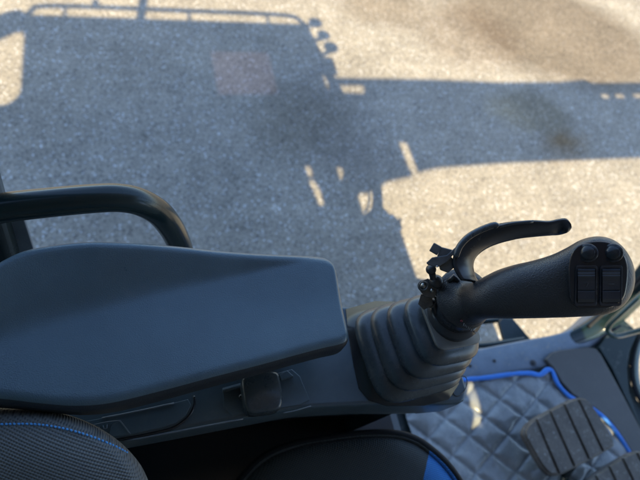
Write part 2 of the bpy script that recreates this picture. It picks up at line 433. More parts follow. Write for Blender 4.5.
# added pale lining under the roof, bounces light down into the cab
bm = bmesh.new()
for lo, hi in (((X0 + .05, Y0 + .03), (hx0, Y1 - .02)), ((hx1, Y0 + .03), (X1 - .03, Y1 - .02)), ((hx0, Y0 + .03), (hx1, hy0)), ((hx0, hy1), (hx1, Y1 - .02))):
    box(bm, (lo[0], lo[1], ZR - .062), (hi[0], hi[1], ZR - .053))
obj('bounce_lining', bm, M['bounce_liner'], roof, smooth=False)
bm = bmesh.new(); box(bm, (X0 + .045, Y1 - .03, 1.95), (-.30, Y1 - .003, ZR - .055)); obj('dark_reflection_panel', bm, M['gloss'], cab, smooth=False)  # added unseen panel, gives the armrest dark reflections
# roof rail
bm = bmesh.new()
ry, rz = Y1 + .01, ZR + .082
tube(bm, catmull([(X0 - .02, ry, ZR - .06), (X0 + .03, ry, ZR + .02), (X0 + .14, ry, rz), (0.2, ry, rz + .005), (X1 - .17, ry, rz), (X1 - .04, ry, ZR + .02), (X1, ry, ZR - .08)], 6), .017, 12)
for x in (X0 + .22, 0.28, X1 - .28):
    tube(bm, [(x, ry, ZR - .02), (x, ry, rz)], .011, 10)
tube(bm, [(-.3, ry, rz), (-.3, ry + .0, rz + .07)], .02, 10)
obj('roof_rail', bm, M['metal'], cab)
# rear wall, engine hood side behind the door
bm = bmesh.new()
box(bm, (X0, Y0, 1.05), (X0 + .04, Y1, ZR - .052))
obj('rear_wall', bm, M['yellow'], cab, smooth=False)
# unseen right wall, its narrow openings shaped to throw sun patches
def patch(px, py): 
    g_ = P(px, py, ZF + .02); z = g_.z + (g_.y - Y0) * math.tan(SUN_EL); return g_.x, z
def slot(quad, zt):            # opening in the wall whose light falls on this patch
    g_ = [P(x, y, zt) for x, y in quad]
    zs_ = [q_.z + (q_.y - Y0) * math.tan(SUN_EL) for q_ in g_]
    return (min(q_.x for q_ in g_), max(q_.x for q_ in g_), min(zs_), max(zs_))
def strip_slots(st, zt, n=4):
    out = []
    for (l0, r0, y0), (l1, r1, y1) in zip(st, st[1:]):
        for k in range(n):
            a_, b_ = k / n, (k + 1) / n; m_ = (a_ + b_) / 2
            ya, yb_, ym = y0 + (y1 - y0) * a_, y0 + (y1 - y0) * b_, y0 + (y1 - y0) * m_
            gl, gr = P(l0 + (l1 - l0) * m_, ym, zt), P(r0 + (r1 - r0) * m_, ym, zt)
            za_, zb_ = [P((l0 + r0) / 2, q_, zt) for q_ in (ya, yb_)]
            f_ = lambda q_: q_.z + (q_.y - Y0) * math.tan(SUN_EL)
            out.append((gl.x, gr.x, min(f_(za_), f_(zb_)) - .001, max(f_(za_), f_(zb_)) + .001))
    return out
slots = strip_slots([(469, 475, 384), (471, 479, 398), (474, 482, 412), (472, 484, 430)], ZF + .02) + \
    strip_slots([(599, 604, 417), (605, 611, 428), (610, 617, 440), (608, 620, 452)], ZF + .02, 3) + \
    strip_slots([(337, 341, 168), (341, 347, 181)], 0, 2) + strip_slots([(305, 310, 167), (309, 313, 177)], 0, 2) + strip_slots([(309, 313, 181), (313, 320, 190), (320, 324, 206)], 0, 2)
bm = bmesh.new()
xs = sorted([X0 + .0401, X1 - .02] + [q_ for sl in slots for q_ in sl[:2]])
for lo, hi in zip(xs, xs[1:]):
    if hi - lo < 1e-4: continue
    cut = sorted([(s_[2], s_[3]) for s_ in slots if s_[0] < (lo + hi) / 2 < s_[1]])
    z_ = 1.05
    for c0, c1 in cut + [(ZR - .052, None)]:
        if c0 > z_: box(bm, (lo, Y0, z_), (hi, Y0 + .006, c0))
        if c1: z_ = max(z_, c1)
box(bm, (X1 - .02, Y0, 1.05), (X1 + .17, Y0 + .006, 2.06))  # extension added out of view to keep sun off the front floor
obj('slotted_right_wall', bm, mat('grey side lining', (0.20, 0.20, 0.20), 0.6, 0.3, var=0.1), cab, smooth=False)
# lamps and mirror brackets on the front corner
for k, (zz, xx, r) in enumerate(((2.735, 1.17, .052), (2.60, 1.20, .050), (2.47, 1.225, .055))):
    bm = bmesh.new()
    sphere(bm, (xx, .29, zz + .03), r, (1, .6, .9), 16)
    tube(bm, [(xx - .11, .27, zz + .01 - .03 * k), (xx, .29, zz)], .015, 10)
    obj('work_lamp', bm, M['metal'], cab)
bm = bmesh.new(); box(bm, (1.09, .22, 2.28), (1.21, .27, 2.42)); bevel(obj('lamp_bracket', bm, M['metal'], cab, smooth=False), .01)

# ================================================================== HOUSE, TRACK, BOOM
eh = empty('engine_hood', (-1.3, -.3, .8), 'rounded engine hood of the excavator behind the cab, out of view', 'engine hood')
bm = bmesh.new()
box(bm, (-2.3, -1.5, .75), (X0 + .03, .255, 2.03))
bevel(obj('hood_shell', bm, M['yellow'], eh, smooth=False), .03, 3)
bm = bmesh.new()
tube(bm, catmull([(X0 - .01, .25, 2.73), (-.80, .25, 2.69), (-.95, .25, 2.52), (-1.02, .25, 2.2), (-1.06, .25, 1.95)], 6), .075, 12)
obj('guard_hoop', bm, M['metal'], eh)
bm = bmesh.new()     # added unseen plates that round the lit gap in the cab shadow
def corner(cx, cz, sx, sz, r_):
    pts_ = [Vector((cx, .235, cz))] + [Vector((cx + sx * (r_ - r_ * math.sin(a_)), .235, cz + sz * (r_ - r_ * math.cos(a_)) * 1.6)) for a_ in [k * math.pi / 16 for k in range(9)]]
    prism(bm, pts_, Vector((0, .01, 0)))
corner(X0 + .005, 2.02, -1, 1, .10)
hb = obj('hood_shadow_fillet', bm, M['metal'], eh, smooth=False)
bm = bmesh.new(); corner(X0 + .005, 2.665, -1, -1, .06)
obj('hoop_shadow_fillet', bm, M['metal'], eh, smooth=False)
tk = empty('crawler_track', (0, 0.05, 0), 'black rubber crawler track under the excavator cab', 'track')
bm = bmesh.new()
tr = [(-1.5, .30), (-1.35, .08), (-1.1, .0), (1.25, .0), (1.5, .08), (1.62, .32), (1.5, .56), (1.25, .64), (-1.1, .64), (-1.38, .52)]
prism(bm, [Vector((x, -.1, z + .002)) for x, z in tr], Vector((0, .38, 0)))
bevel(obj('tread', bm, M['track'], tk, smooth=False), .01)
bm = bmesh.new(); box(bm, (-.6, -1.3, .64 + .003), (1.02, .20, 1.048))
obj('turntable', bm, M['track'], tk, smooth=False)

boom = empty('excavator_boom', (1.1, -.75, 1.2), 'long excavator boom held level above the ground in front of the cab', 'boom')
YB0, YB1 = -1.00, -.82
def bz(px, py, y):             # point of the plane y whose shadow falls on this ground point
    g_ = P(px, py, 0); return g_.x, (g_.y - y) * math.tan(SUN_EL)
bm = bmesh.new()
up = [(330, 99), (375, 99.5), (430, 100), (500, 101), (560, 101), (640, 101), (720, 98), (900, 80)]
dnp = [(352, 190), (364, 194), (376, 191), (387, 182), (398, 177.5), (399.5, 143), (406.5, 143), (411.5, 174), (425, 171), (440, 168), (500, 163.5), (560, 161), (640, 158), (720, 156), (900, 145)]
U = [bz(x, y, YB1) for x, y in up]; D = [bz(x, y, YB0) for x, y in dnp]
D[4] = (D[5][0], D[4][1]); D[7] = (D[6][0], D[7][1])  # notch shaped to let a slit of light through
prof = [(-.2, 2.80), (-.2, 3.02), (.5, 3.05), (.9, U[0][1] - .08)] + U + D[::-1] + [(1.09, D[0][1] + .03), (1.06, 2.80)]
prism(bm, [Vector((x, YB0, z)) for x, z in prof], Vector((0, YB1 - YB0, 0)))
bb = obj('boom_beam', bm, M['yellow'], boom, smooth=False)
bm = bmesh.new()
def strip(pts): prism(bm, [Vector((bz(x, y, YB1)[0], YB1 + .002, bz(x, y, YB1)[1])) for x, y in pts], Vector((0, .006, 0)))
for q_ in ([(328, 78), (340, 78.5), (340, 102), (328, 102)], [(340, 78.5), (364, 79), (364, 86), (340, 86)], [(340, 93), (364, 94), (364, 102), (340, 102)],
           [(364, 79), (430, 80), (500, 83), (560, 82.5), (584, 80), (592, 83.5), (602, 83.5), (602, 95), (364, 102)], [(602, 83.5), (640, 83), (760, 80), (760, 93.5), (602, 95)],
           [(602, 98.5), (760, 97), (760, 103), (602, 103)], [(364, 101.9), (602, 94.9), (602, 103), (364, 103)], [(609, 95), (616, 94.5), (616, 99), (609, 99)], [(624, 94.5), (634, 94), (634, 99), (624, 99)], [(400, 173), (412, 171), (412, 176), (400, 179)]):
    strip(q_)
obj('shadow_slot_plates', bm, M['metal'], boom, smooth=False)  # added thin plates, slotted to let light spots into the boom shadow

# ================================================================== FLOOR MAT
fm = empty('floor_mat', P(520, 420, ZF), 'grey quilted vinyl mat with blue bound edge on the cab floor', 'floor mat')
edge = [(400, 388), (430, 384), (465, 379.5), (490, 377), (515, 373.5), (530, 373), (541, 374.5), (548, 369.5), (553, 371), (559, 384), (570, 396), (583, 403), (595, 409.5), (609, 421.5), (621, 437), (632, 455), (656, 500)]
bm = bmesh.new()
ed3 = catmull([P(x, y, ZF + .026) for x, y in edge], 5)
far_y = -.62
ea = P(470, 400, ZF); eb = P(540, 420, ZF)
d1 = (P(505, 405, ZF) - P(470, 430, ZF)); 
# quilt directions measured on the floor
q1 = (P(534, 452, ZF) - P(470, 405, ZF)).normalized(); q2 = (P(560, 372, ZF) - P(482, 470, ZF)).normalized()
print('quilt', q1, q2, q1.angle(q2))
def qh(p):
    a_ = p - P(497, 401, ZF)
    m_ = Matrix(((q1.x, q2.x), (q1.y, q2.y))).inverted() @ Vector((a_.x, a_.y))
    pit = .066
    u_ = abs((m_.x / pit) % 1 - .0); v_ = abs((m_.y / pit) % 1)
    du = min(u_, 1 - u_) * pit; dv = min(v_, 1 - v_) * pit
    e = min(du, dv)
    h = .0085 * (1 - math.exp(-e / .0085))
    nz = noise.noise(Vector((p.x * 9, p.y * 9, 0))) * .005 + noise.noise(Vector((p.x * 28, p.y * 28, 3))) * .0026 + noise.noise(Vector((p.x * 70, p.y * 60, 5))) * .0008
    return h + nz
NX, NY = 330, 150
rows = []
for j in range(NY + 1):
    row = []
    for p in ed3:
        pass
    rows.append(row)
# parametrise: along the edge curve, inward to the right wall
def resample(pts, n):
    L = [0]
    for a_, b_ in zip(pts, pts[1:]): L.append(L[-1] + (b_ - a_).length)
    out = []; k = 0
    for i in range(n + 1):
        s = L[-1] * i / n
        while k < len(pts) - 2 and L[k + 1] < s: k += 1
        t = (s - L[k]) / max(1e-9, L[k + 1] - L[k]); out.append(pts[k].lerp(pts[k + 1], t))
    return out
er = resample(ed3, NX)
tgt = resample([Vector((er[0].x, -.35, ZF)), Vector((er[-1].x - .15, -.36, ZF))], NX)
grid = []
for j in range(NY + 1):
    t = j / NY
    row = []
    for i in range(NX + 1):
        p = er[i].lerp(tgt[i], t)
        z = ZF + .010 + qh(p) + (.006 if j == 0 else 0)
        row.append(bm.verts.new((p.x, p.y, z)))
    grid.append(row)
for j in range(NY):
    for i in range(NX):
        bm.faces.new((grid[j][i], grid[j][i + 1], grid[j + 1][i + 1], grid[j + 1][i]))
sk = [bm.verts.new((v.co.x, v.co.y, ZF + .003)) for v in grid[0]]
for i in range(NX): bm.faces.new((grid[0][i], sk[i], sk[i + 1], grid[0][i + 1]))
obj('quilted_sheet', bm, M['mat'], fm)
bm = bmesh.new()
e2 = []
for i in range(0, NX + 1, 2):
    p = er[i]; e2.append(Vector((p.x, p.y, ZF + .0225 + noise.noise(p * 14) * .0015)))
rings = []
for i, p in enumerate(e2):
    t = (e2[min(i + 1, len(e2) - 1)] - e2[max(i - 1, 0)]).normalized(); s_ = t.cross(Vector((0, 0, 1))).normalized()
    rings.append(superel(p, s_ * .0058 * (1 + .25 * noise.noise(p * 40)), Vector((0, 0, .0035)), 2.4, 12))
loft(bm, rings)
obj('blue_binding', bm, M['matblue'], fm)

# ================================================================== TRAVEL PEDALS
ped = [(523, 431), (533, 419), (568, 400.5), (582, 398), (591, 404), (613, 440), (608, 450), (573, 469), (558, 475.5), (545, 472), (527, 443)]
ZP = 1.20
pin = empty('travel_pedal', P(568, 437, ZF), 'ribbed black travel pedal in the middle of the quilted mat', 'pedal', 'travel pedals on the cab floor')
def W(x, y, z=ZP): return P(x, y, z)
# slab with ridges: rows running across
a0, a1 = W(533, 420), W(586, 400)            # far edge
b0, b1 = W(553, 476), W(612, 446)            # near edge
N_ = 60; K_ = 40
def pc(u, v): return a0.lerp(a1, u).lerp(b0.lerp(b1, u), v)
poly = [W(x, y) for x, y in ped]
def inside(p):
    c = False; n = len(poly); j = n - 1
    for i in range(n):
        if (poly[i].y > p.y) != (poly[j].y > p.y) and p.x < (poly[j].x - poly[i].x) * (p.y - poly[i].y) / (poly[j].y - poly[i].y) + poly[i].x: c = not c
        j = i
    return c
bm = bmesh.new()
po = catmull(poly, 4, closed=True)
cen = sum(po, Vector()) / len(po)
rings = [[cen + (p - cen) * s + Vector((0, 0, z)) for p in po] for s, z in ((.9, -.016), (.98, -.014), (1.0, -.009), (1.0, -.003), (.985, 0.0))]
loft(bm, rings)
pbase = obj('pedal_plate', bm, M['pedal'], pin)
# ribs: long ridges along the image's a->b direction
bm = bmesh.new()
axis = ((b0 + b1) / 2 - (a0 + a1) / 2).normalized(); side = Vector((0, 0, 1)).cross(axis).normalized()
wid = .030
def clipline(c):
    ts = []
    for i in range(len(po)):
        p, q = po[i], po[(i + 1) % len(po)]
        dp = (p - c).dot(side); dq = (q - c).dot(side)
        if dp * dq < 0:
            t = dp / (dp - dq); x = p.lerp(q, t); ts.append((x - c).dot(axis))
    return (min(ts), max(ts)) if len(ts) >= 2 else None
off = -.075
ext = [(p - cen).dot(side) for p in po]; lo_, hi_ = min(ext), max(ext)
nr = 5; stp = (hi_ - lo_) / nr
for k in range(nr):
    s0 = lo_ + stp * k + .0035; s1 = lo_ + stp * (k + 1) - .0035
    pl_ = [cen + (p - cen) * .955 for p in po]
    for lim, sg in ((s0, 1), (s1, -1)):            # clip the outline to this rib's strip
        out_ = []
        for a_, b_ in zip(pl_, pl_[1:] + pl_[:1]):
            da, db = ((a_ - cen).dot(side) - lim) * sg, ((b_ - cen).dot(side) - lim) * sg
            if da >= 0: out_.append(a_)
            if da * db < 0: out_.append(a_.lerp(b_, da / (da - db)))
        pl_ = out_
    if len(pl_) < 3: continue
    cc = sum(pl_, Vector()) / len(pl_)
    loft(bm, [[p + Vector((0, 0, -.002)) for p in pl_], [p + Vector((0, 0, .004)) for p in pl_], [p + (cc - p) * .035 + Vector((0, 0, .006)) for p in pl_]])
obj('pedal_rib', bm, M['pedal'], pin, smooth=False)
bm = bmesh.new()
tube(bm, [cen + Vector((0.01, -.05, -.015)), Vector((cen.x + .02, cen.y - .08, ZF + .01))], .012, 14)
tube(bm, catmull([cen + Vector((-.02, -.085, -.03)), cen + Vector((-.04, -.13, -.05)), cen + Vector((-.04, -.2, -.07))], 4), .014, 14)
obj('pedal_arm', bm, M['paint'], pin)
def copy_thing(root, loc, label):
    r = root.copy(); COL.objects.link(r); r.location = loc; r['label'] = label
    for ch in list(root.children):
        c = ch.copy(); COL.objects.link(c); c.parent = r
    return r
dlt = P(641, 451, ZP) - P(583, 398, ZP)
copy_thing(pin, pin.location + dlt, 'ribbed black travel pedal cut by the lower right corner of the view')

# ================================================================== CONTROL CONSOLE
ZC0 = 1.745
con = empty('control_console', P(300, 380, 1.6), 'dark blue grey plastic control console beneath the armrest, beside the seat', 'console')
top = [(-60, 470), (40, 456), (128, 441), (240, 420), (300, 409), (380, 404.5), (440, 404.5), (460, 403.5), (465.5, 400), (468, 389), (463, 372), (457, 350), (450, 322), (438, 309), (420, 306), (345, 305.5), (200, 306), (-60, 320)]
bm = bmesh.new()
tp = [P(x, y, ZC0) for x, y in top]
cc = sum(tp, Vector()) / len(tp)
def shrink(pts, d):
    n = len(pts); out = []
    for i in range(n):
        a_, b_, c_ = pts[i - 1], pts[i], pts[(i + 1) % n]
        t = (c_ - a_).normalized(); nn = Vector((t.y, -t.x, 0))
        if (cc - b_).dot(nn) < 0: nn = -nn
        out.append(b_ + nn * d)
    return out
zz = Vector((0, 0, 1))
loft(bm, [[p - zz * .52 for p in shrink(tp, .06)], [p - zz * .16 for p in shrink(tp, .03)], [p - zz * .12 for p in shrink(tp, .012)], [p - zz * .05 for p in shrink(tp, .001)], [p - zz * .006 for p in tp], [p - zz * .002 for p in shrink(tp, .0015)], shrink(tp, .005)])
body = bevel(obj('console_body', bm, M['plastic'], con), .0015)
autosmooth(body)
# round-ended cover panel: groove, plate and bright lips
def outline_tube(bm, pts, z, r, closed=False, n=8, sub=5):
    tube(bm, catmull([P(x, y, z) for x, y in pts], sub), r, n)
bm = bmesh.new()
outline_tube(bm, [(194, 396), (194.5, 404), (191, 413), (184, 421), (174, 427.5), (163, 431), (140, 436), (118, 440), (90, 446)], ZC0 - .0004, .0014)
obj('panel_groove', bm, M['button'], con)
bm = bmesh.new()
prism(bm, [P(x, y, ZC0 + .0022) for x, y in [(70, 424), (104, 417.5), (175, 402.5), (188, 399), (191, 405), (186, 415), (176, 423), (160, 428), (118, 437), (80, 444)]], Vector((0, 0, -.004)))
prism(bm, [P(x, y, ZC0 + .0035) for x, y in [(112, 424), (120, 421), (129.5, 433.5), (120, 436), (108, 437)]], Vector((0, 0, -.002)))
pnl = bevel(obj('cover_panel', bm, M['plastic'], con, smooth=False), .0006)
bm = bmesh.new()
outline_tube(bm, [(102, 418), (140, 410.5), (174, 403)], ZC0 + .003, .0007)
outline_tube(bm, [(93, 424.8), (105, 422.2), (119, 420.5), (121, 421.5), (130.5, 433.8)], ZC0 + .004, .00032)
obj('panel_lip', bm, M['clear'], pnl)
bm = bmesh.new()
for seg in ([(96, 427.5), (99, 427), (100, 429.5)], [(103, 425.5), (104, 429)], [(104, 429), (107, 428.2), (107, 424.5)]):
    tube(bm, [P(x, y, ZC0 + .0035) for x, y in seg], .0004, 6)
obj('panel_mark', bm, M['clear'], pnl)
# pale line painting the highlight along the console edge
bm = bmesh.new()
outline_tube(bm, [(122, 441.6), (180, 430.8), (243, 418.8)], ZC0 + .0006, .0007)
outline_tube(bm, [(283, 413), (296, 410.5), (311, 406)], ZC0 + .0006, .0006)
obj('edge_highlight', bm, M['clear'], con)
# height-adjust catch and its recess
bm = bmesh.new()
prism(bm, [P(x, y, ZC0 + .0012) for x, y in [(222, 388), (292, 369), (300, 376), (310, 400), (300, 405), (232, 416), (224, 408)]], Vector((0, 0, -.002)))
prism(bm, [P(x, y, ZC0 + .006) for x, y in [(222, 389), (245, 383), (245, 386.5), (223, 391.5)]], Vector((0, 0, -.006)))
prism(bm, [P(x, y, ZC0 + .006) for x, y in [(279, 375), (287, 370), (294, 376), (281, 380)]], Vector((0, 0, -.006)))
bevel(obj('catch_recess', bm, M['plastic'], con, smooth=False), .0008)
bm = bmesh.new()
kn = [(243, 376), (262, 371), (277, 371.5), (280, 379), (282.5, 395), (281.5, 405), (277, 409.5), (262, 412), (250, 412.5), (246, 407), (243.5, 395)]
kz = ZC0 + .028
ktop = catmull([P(x, y, kz) for x, y in kn], 3, closed=True); kc = sum(ktop, Vector()) / len(ktop)
loft(bm, [[kc + (p - kc) * s - zz * h for p in ktop] for s, h in ((.92, .030), (1.0, .022), (1.02, .008), (1.0, .003), (.95, .0008), (.86, 0))])
kob = obj('catch_lever', bm, M['rubber'], con)
bm = bmesh.new(); sphere(bm, P(241, 397, ZC0 + .008), .0028, n=12)
obj('catch_pin', bm, M['button'], kob)
# black sheet painting the dark gap round the lever boot, round cap at the end
bm = bmesh.new()
fr = [(348, 312), (350, 330), (357, 366), (362, 388), (372, 399), (390, 404), (425, 404), (447, 398), (457, 384)]
prism(bm, [P(x, y, ZC0 + .0016) for x, y in [(346, 309), (348, 330), (354, 366), (359, 388), (369, 400), (388, 405.5), (425, 405.5), (449, 399), (459, 384), (452, 345), (440, 315), (410, 302), (375, 301)]], Vector((0, 0, -.004)))
obj('boot_gap_shade', bm, M['button'], con)
bm = bmesh.new()
pts = [P(460 + 6.5 * math.cos(t) - 3 * math.sin(t), 386 + 10 * math.sin(t), ZC0 + .0008) for t in [k * math.pi / 12 for k in range(25)]]
tube(bm, pts, .0005, 6)
obj('end_cap_ring', bm, M['button'], con)

# ================================================================== ARMREST
ZA = 1.835
arm = empty('armrest', P(200, 330, ZA - .05), 'long padded blue black vinyl armrest with rounded square end', 'armrest')
sec = [(-90, 398, -90, 318), (-45, 400, -45, 290), (0, 402, 0, 262), (40, 406.5, 30, 250), (75, 409, 80, 243.5), (110, 406, 120, 244), (160, 394, 170, 248), (210, 380.5, 220, 254), (260, 367.5, 260, 257.5),
       (300, 356.5, 294, 259.5), (325, 350, 314, 261), (341, 346.5, 326, 263), (347.5, 343, 332, 267), (351.5, 337, 337, 274)]
Ls = catmull([(a, b, 0) for a, b, c, d in sec], 5); Us = catmull([(c, d, 0) for a, b, c, d in sec], 5)
bm = bmesh.new(); rings = []; n = len(Ls); NV = 40
for i in range(n):
    L = P(Ls[i].x, Ls[i].y, ZA); rise_ = .028 * min(1, max(0, (325 - (Ls[i].x + Us[i].x) / 2) / 230)); U_ = P(Us[i].x, Us[i].y - 8, ZA + rise_); U_.z = ZA
    # end rounding
    rem = (n - 1 - i); rn = 6
    thick = .034
    inset = 0.0; ez = 0.0
    if rem < rn:
        t = 1 - rem / rn
        ez = .010 * (1 - math.sqrt(max(0, 1 - t * t)))
    wv = (U_ - L); wv += Vector((0, 0, 0)); wl = wv.length; wn = wv.normalized()
    prof_ = []
    rr = .010
    # bottom side going round: start lower-left bottom
    for k in range(7):
        a = math.pi * (-90 - 90 * k / 6) / 180     # from bottom to side
        prof_.append((rr + rr * math.cos(a), -thick + rr + rr * math.sin(a)))
    for k in range(7):
        a = math.pi * (180 - 90 * k / 6) / 180
        prof_.append((rr + rr * math.cos(a), -rr + rr * math.sin(a)))
    for k in range(1, NV):
        s = rr + (wl - 2 * rr) * k / NV
        prof_.append((s, 0))
    for k in range(7):
        a = math.pi * (90 - 90 * k / 6) / 180
        prof_.append((wl - rr + rr * math.cos(a), -rr + rr * math.sin(a)))
    for k in range(7):
        a = math.pi * (0 - 90 * k / 6) / 180
        prof_.append((wl - rr + rr * math.cos(a), -thick + rr + rr * math.sin(a)))
    fx = (Ls[i].x + Us[i].x) / 2
    ring = []
    for s, h in prof_:
        v = s / wl
        wgt = max(0, 1 + h / thick)               # only the top moves
        vb = .40 + .50 * min(1, max(0, fx / 310))
        ov = max(0, v - vb)
        q_ = min(1, ov / (1 - vb)); drop = -rise_ * (q_ * q_ / .3 / (2 - .3) if q_ < .3 else (2 * q_ - .3) / (2 - .3))
        dish = .0028 * math.sin(math.pi * min(1, max(0, v))) ** 2 * min(1, max(0, (fx - 100) / 150))
        ring.append(L + wn * s + zz * (h * (1 - ez / thick * 1.2) - (drop + dish) * wgt - ez * (1 if h > -thick / 2 else 0)))
    rings.append(ring)
loft(bm, rings)
bm.verts.ensure_lookup_table(); nv_ = len(rings[0])
for v_i, v_ in enumerate(bm.verts): v_.index = v_i
for f in bm.faces:
    ks = [v_.index % nv_ for v_ in f.verts]
    if len(f.verts) == 4 and (max(ks) <= 10 or min(ks) >= nv_ - 4 or (max(ks) >= nv_ - 4 and min(ks) <= 10)): f.material_index = 1
ao = obj('arm_pad', bm, [M['vinyl'], mat('dark moulded rim', (0.030, 0.036, 0.044), 0.5, 0.4, bump=(1300, 0.3, 0.0005), tex='leather')], arm)
bm = bmesh.new()
tube(bm, [P(265, 335, ZA - .03), P(265, 350, ZC0 - .0)], .016, 20)
obj('arm_bracket', bm, M['metal'], arm)

# ================================================================== JOYSTICK
joy = empty('joystick', P(408, 355, ZC0), 'black joystick with ribbed boot, grained grip and button head beside the armrest', 'joystick')
# boot
b0_, b1_ = P(404, 351, ZC0 + .003), PD(449, 323, .478)
ax = (b1_ - b0_).normalized()
bm = bmesh.new(); rings = []
NB = 112; folds = 4
for i in range(NB + 1):
    t = i / NB
    c = b0_.lerp(b1_, t)
    nrm = zz.lerp(ax, min(1, t * 1.1)).normalized()
    A = (Vector((1, 0.05, 0)) - nrm * Vector((1, 0.05, 0)).dot(nrm)).normalized(); B = nrm.cross(A)
    ph = t * folds
    fr_ = ph % 1
    saw = 1 - abs(math.sin(math.pi * fr_)) if False else (math.sin(math.pi * min(1, fr_ * 1.0)) ** .50)
    rbase = .0565 * (1 - t) + .0345 * t
    r = rbase - .0145 + .0145 * saw
    rings.append(superel(c, A * r, B * r * .98, 4.6 - 1.2 * t, 72))
loft(bm, rings)
obj('rubber_boot', bm, M['rubber'], joy)
# spacer plate on top of the boot
bm = bmesh.new()
c = PD(449, 321, .472)
A = (Vector((1, 0.05, 0)) - ax * ax.x).normalized(); B = ax.cross(A)
loft(bm, [superel(c + ax * h, A * r, B * r, 7, 40) for h, r in ((-.001, .0262), (.0022, .0272), (.0034, .0266))])
obj('spacer_plate', bm, M['plate'], joy)
# lower and upper collar
rim = PD(464, 298, .438)
ca = (rim - PD(452, 314, .468)).normalized()
bm = bmesh.new()
st_ = PD(453, 315, .468)
L_ = (rim - st_).length
tube(bm, [st_ - ca * .004, st_ + ca * .002, st_ + ca * .006, st_ + ca * .0075, st_ + ca * .009, st_ + ca * .0105], [.0255, .0262, .0262, .024, .024, .0215], 40)
obj('lower_collar', bm, M['gloss'], joy)
bm = bmesh.new()
tube(bm, [st_ + ca * h for h in (.009, .0105, .018, L_ - .006, L_ - .002, L_ - .0006)], [.0205, .0222, .0226, .0236, .0242, .0238], 48)
coll = obj('upper_collar', bm, M['gloss'], joy)
# grip: flared rim flowing into handle and head
bm = bmesh.new()
def AB(px1, py1, px2, py2, d):
    return (PD(px2, py2, d) - PD(px1, py1, d)) * .5
gsec = [  # top edge px, bottom edge px, depth, half depth b, exponent
    ((443, 276.5), (485, 321), .440, .0262, 2.0),
    ((443.5, 276), (485.5, 320.5), .4375, .0265, 2.0),
    ((450, 280), (486, 318.5), .4335, .0235, 2.0),
    ((461, 286.5), (487, 317.2), .4265, .0170, 2.0),
    ((473, 283), (489, 317.2), .414, .0175, 2.1),
    ((484, 277), (497, 317.5), .407, .0172, 2.2),
    ((497, 270.5), (509, 317.8), .402, .0175, 2.3),
    ((514, 265.0), (522, 317.8), .397, .0180, 2.4),
    ((533, 260.5), (538, 317.6), .392, .0182, 2.5),
    ((551, 255.0), (554, 317.2), .387, .0182, 2.6),
    ((566, 248.0), (570, 316.6), .383, .0180, 2.8),
    ((580, 240.2), (584, 315.8), .380, .0178, 3.0),
    ((594, 236.5), (598, 314.6), .378, .0174, 3.2),
    ((607, 237.4), (611, 312.2), .377, .0168, 3.2),
    ((618, 242.5), (621, 307.0), .376, .0156, 3.0),
    ((626, 250.5), (628.5, 299.5), .3755, .0138, 2.8),
    ((631.5, 260), (633, 290.5), .375, .0105, 2.4),
    ((634.6, 269), (635, 282), .375, .0050, 2.0)]
cs = []; As = []
for (a_, b_, d_, hb, e_) in gsec:
    A_ = PD(*a_, d_); B_ = PD(*b_, d_)
    cs.append((A_ + B_) / 2); As.append((A_ - B_) / 2)
n1 = 5
csd = catmull(cs, n1); Asd = catmull(As, n1)
hb_ = catmull([(g_[3], g_[4], 0) for g_ in gsec], n1)
rings = []
view = (CAM - PD(600, 276, .37)).normalized()
for i in range(len(csd)):
    t = (csd[min(i + 1, len(csd) - 1)] - csd[max(i - 1, 0)]).normalized()
    if i <= 6: t = t.lerp(ca, 1 - i / 7).normalized()
    A_ = Asd[i]; Bn = t.cross(A_).normalized()
    if i > 25: 
        Bn = (view - A_.normalized() * view.dot(A_.normalized())).normalized()
    elif i > 8:
        k = (i - 8) / 17.0
        tv = (view - A_.normalized() * view.dot(A_.normalized())).normalized()
        if Bn.dot(tv) < 0: Bn = -Bn
        Bn = Bn.lerp(tv, k).normalized()
    if Bn.dot(view) < 0: Bn = -Bn
    rings.append(superel(csd[i], A_, Bn * hb_[i].x, hb_[i].y, 44))
loft(bm, rings)
grip = obj('grip', bm, M['grip'], joy)
bm = bmesh.new()
tube(bm, [PD(448, 282, .434), PD(454, 277, .433), PD(459, 281, .432)], [.0022, .0028, .0022], 10)
obj('grip_tab', bm, M['gloss'], grip)
# switch head face
FD = .377 - .0168
def fp(px, py, h=0.0): 
    p = PD(px, py, FD); return p + view * h
def face_prism(bm, pts, h0, h1):
    prism(bm, [fp(x, y, h1) for x, y in pts], view * (h0 - h1))
def rrect(x0, y0, x1, y1, r, n=4):
    out = []
    for cx, cy, a0_ in ((x1 - r, y0 + r, -90), (x1 - r, y1 - r, 0), (x0 + r, y1 - r, 90), (x0 + r, y0 + r, 180)):
        for k in range(n + 1):
            a = R(a0_ + 90 * k / n); out.append((cx + r * math.cos(a), cy + r * math.sin(a)))
    return out
def skew(pts): return [(x + (y - 275) * -.02, y + (x - 600) * .00) for x, y in pts]
bm = bmesh.new()
fo = catmull([(x, y, 0) for x, y in [(569, 262), (574, 249), (584, 243), (599, 241), (613, 244), (623, 253.5), (627.5, 266), (627.5, 283), (624, 298), (613, 307), (596, 309.5), (580, 308.5), (572, 302), (569, 285)]], 5, closed=True)
face_prism(bm, skew([(p.x, p.y) for p in fo]), -.005, .0002)
face = bevel(obj('switch_panel', bm, M['button'], joy, smooth=False), .0012, 3)
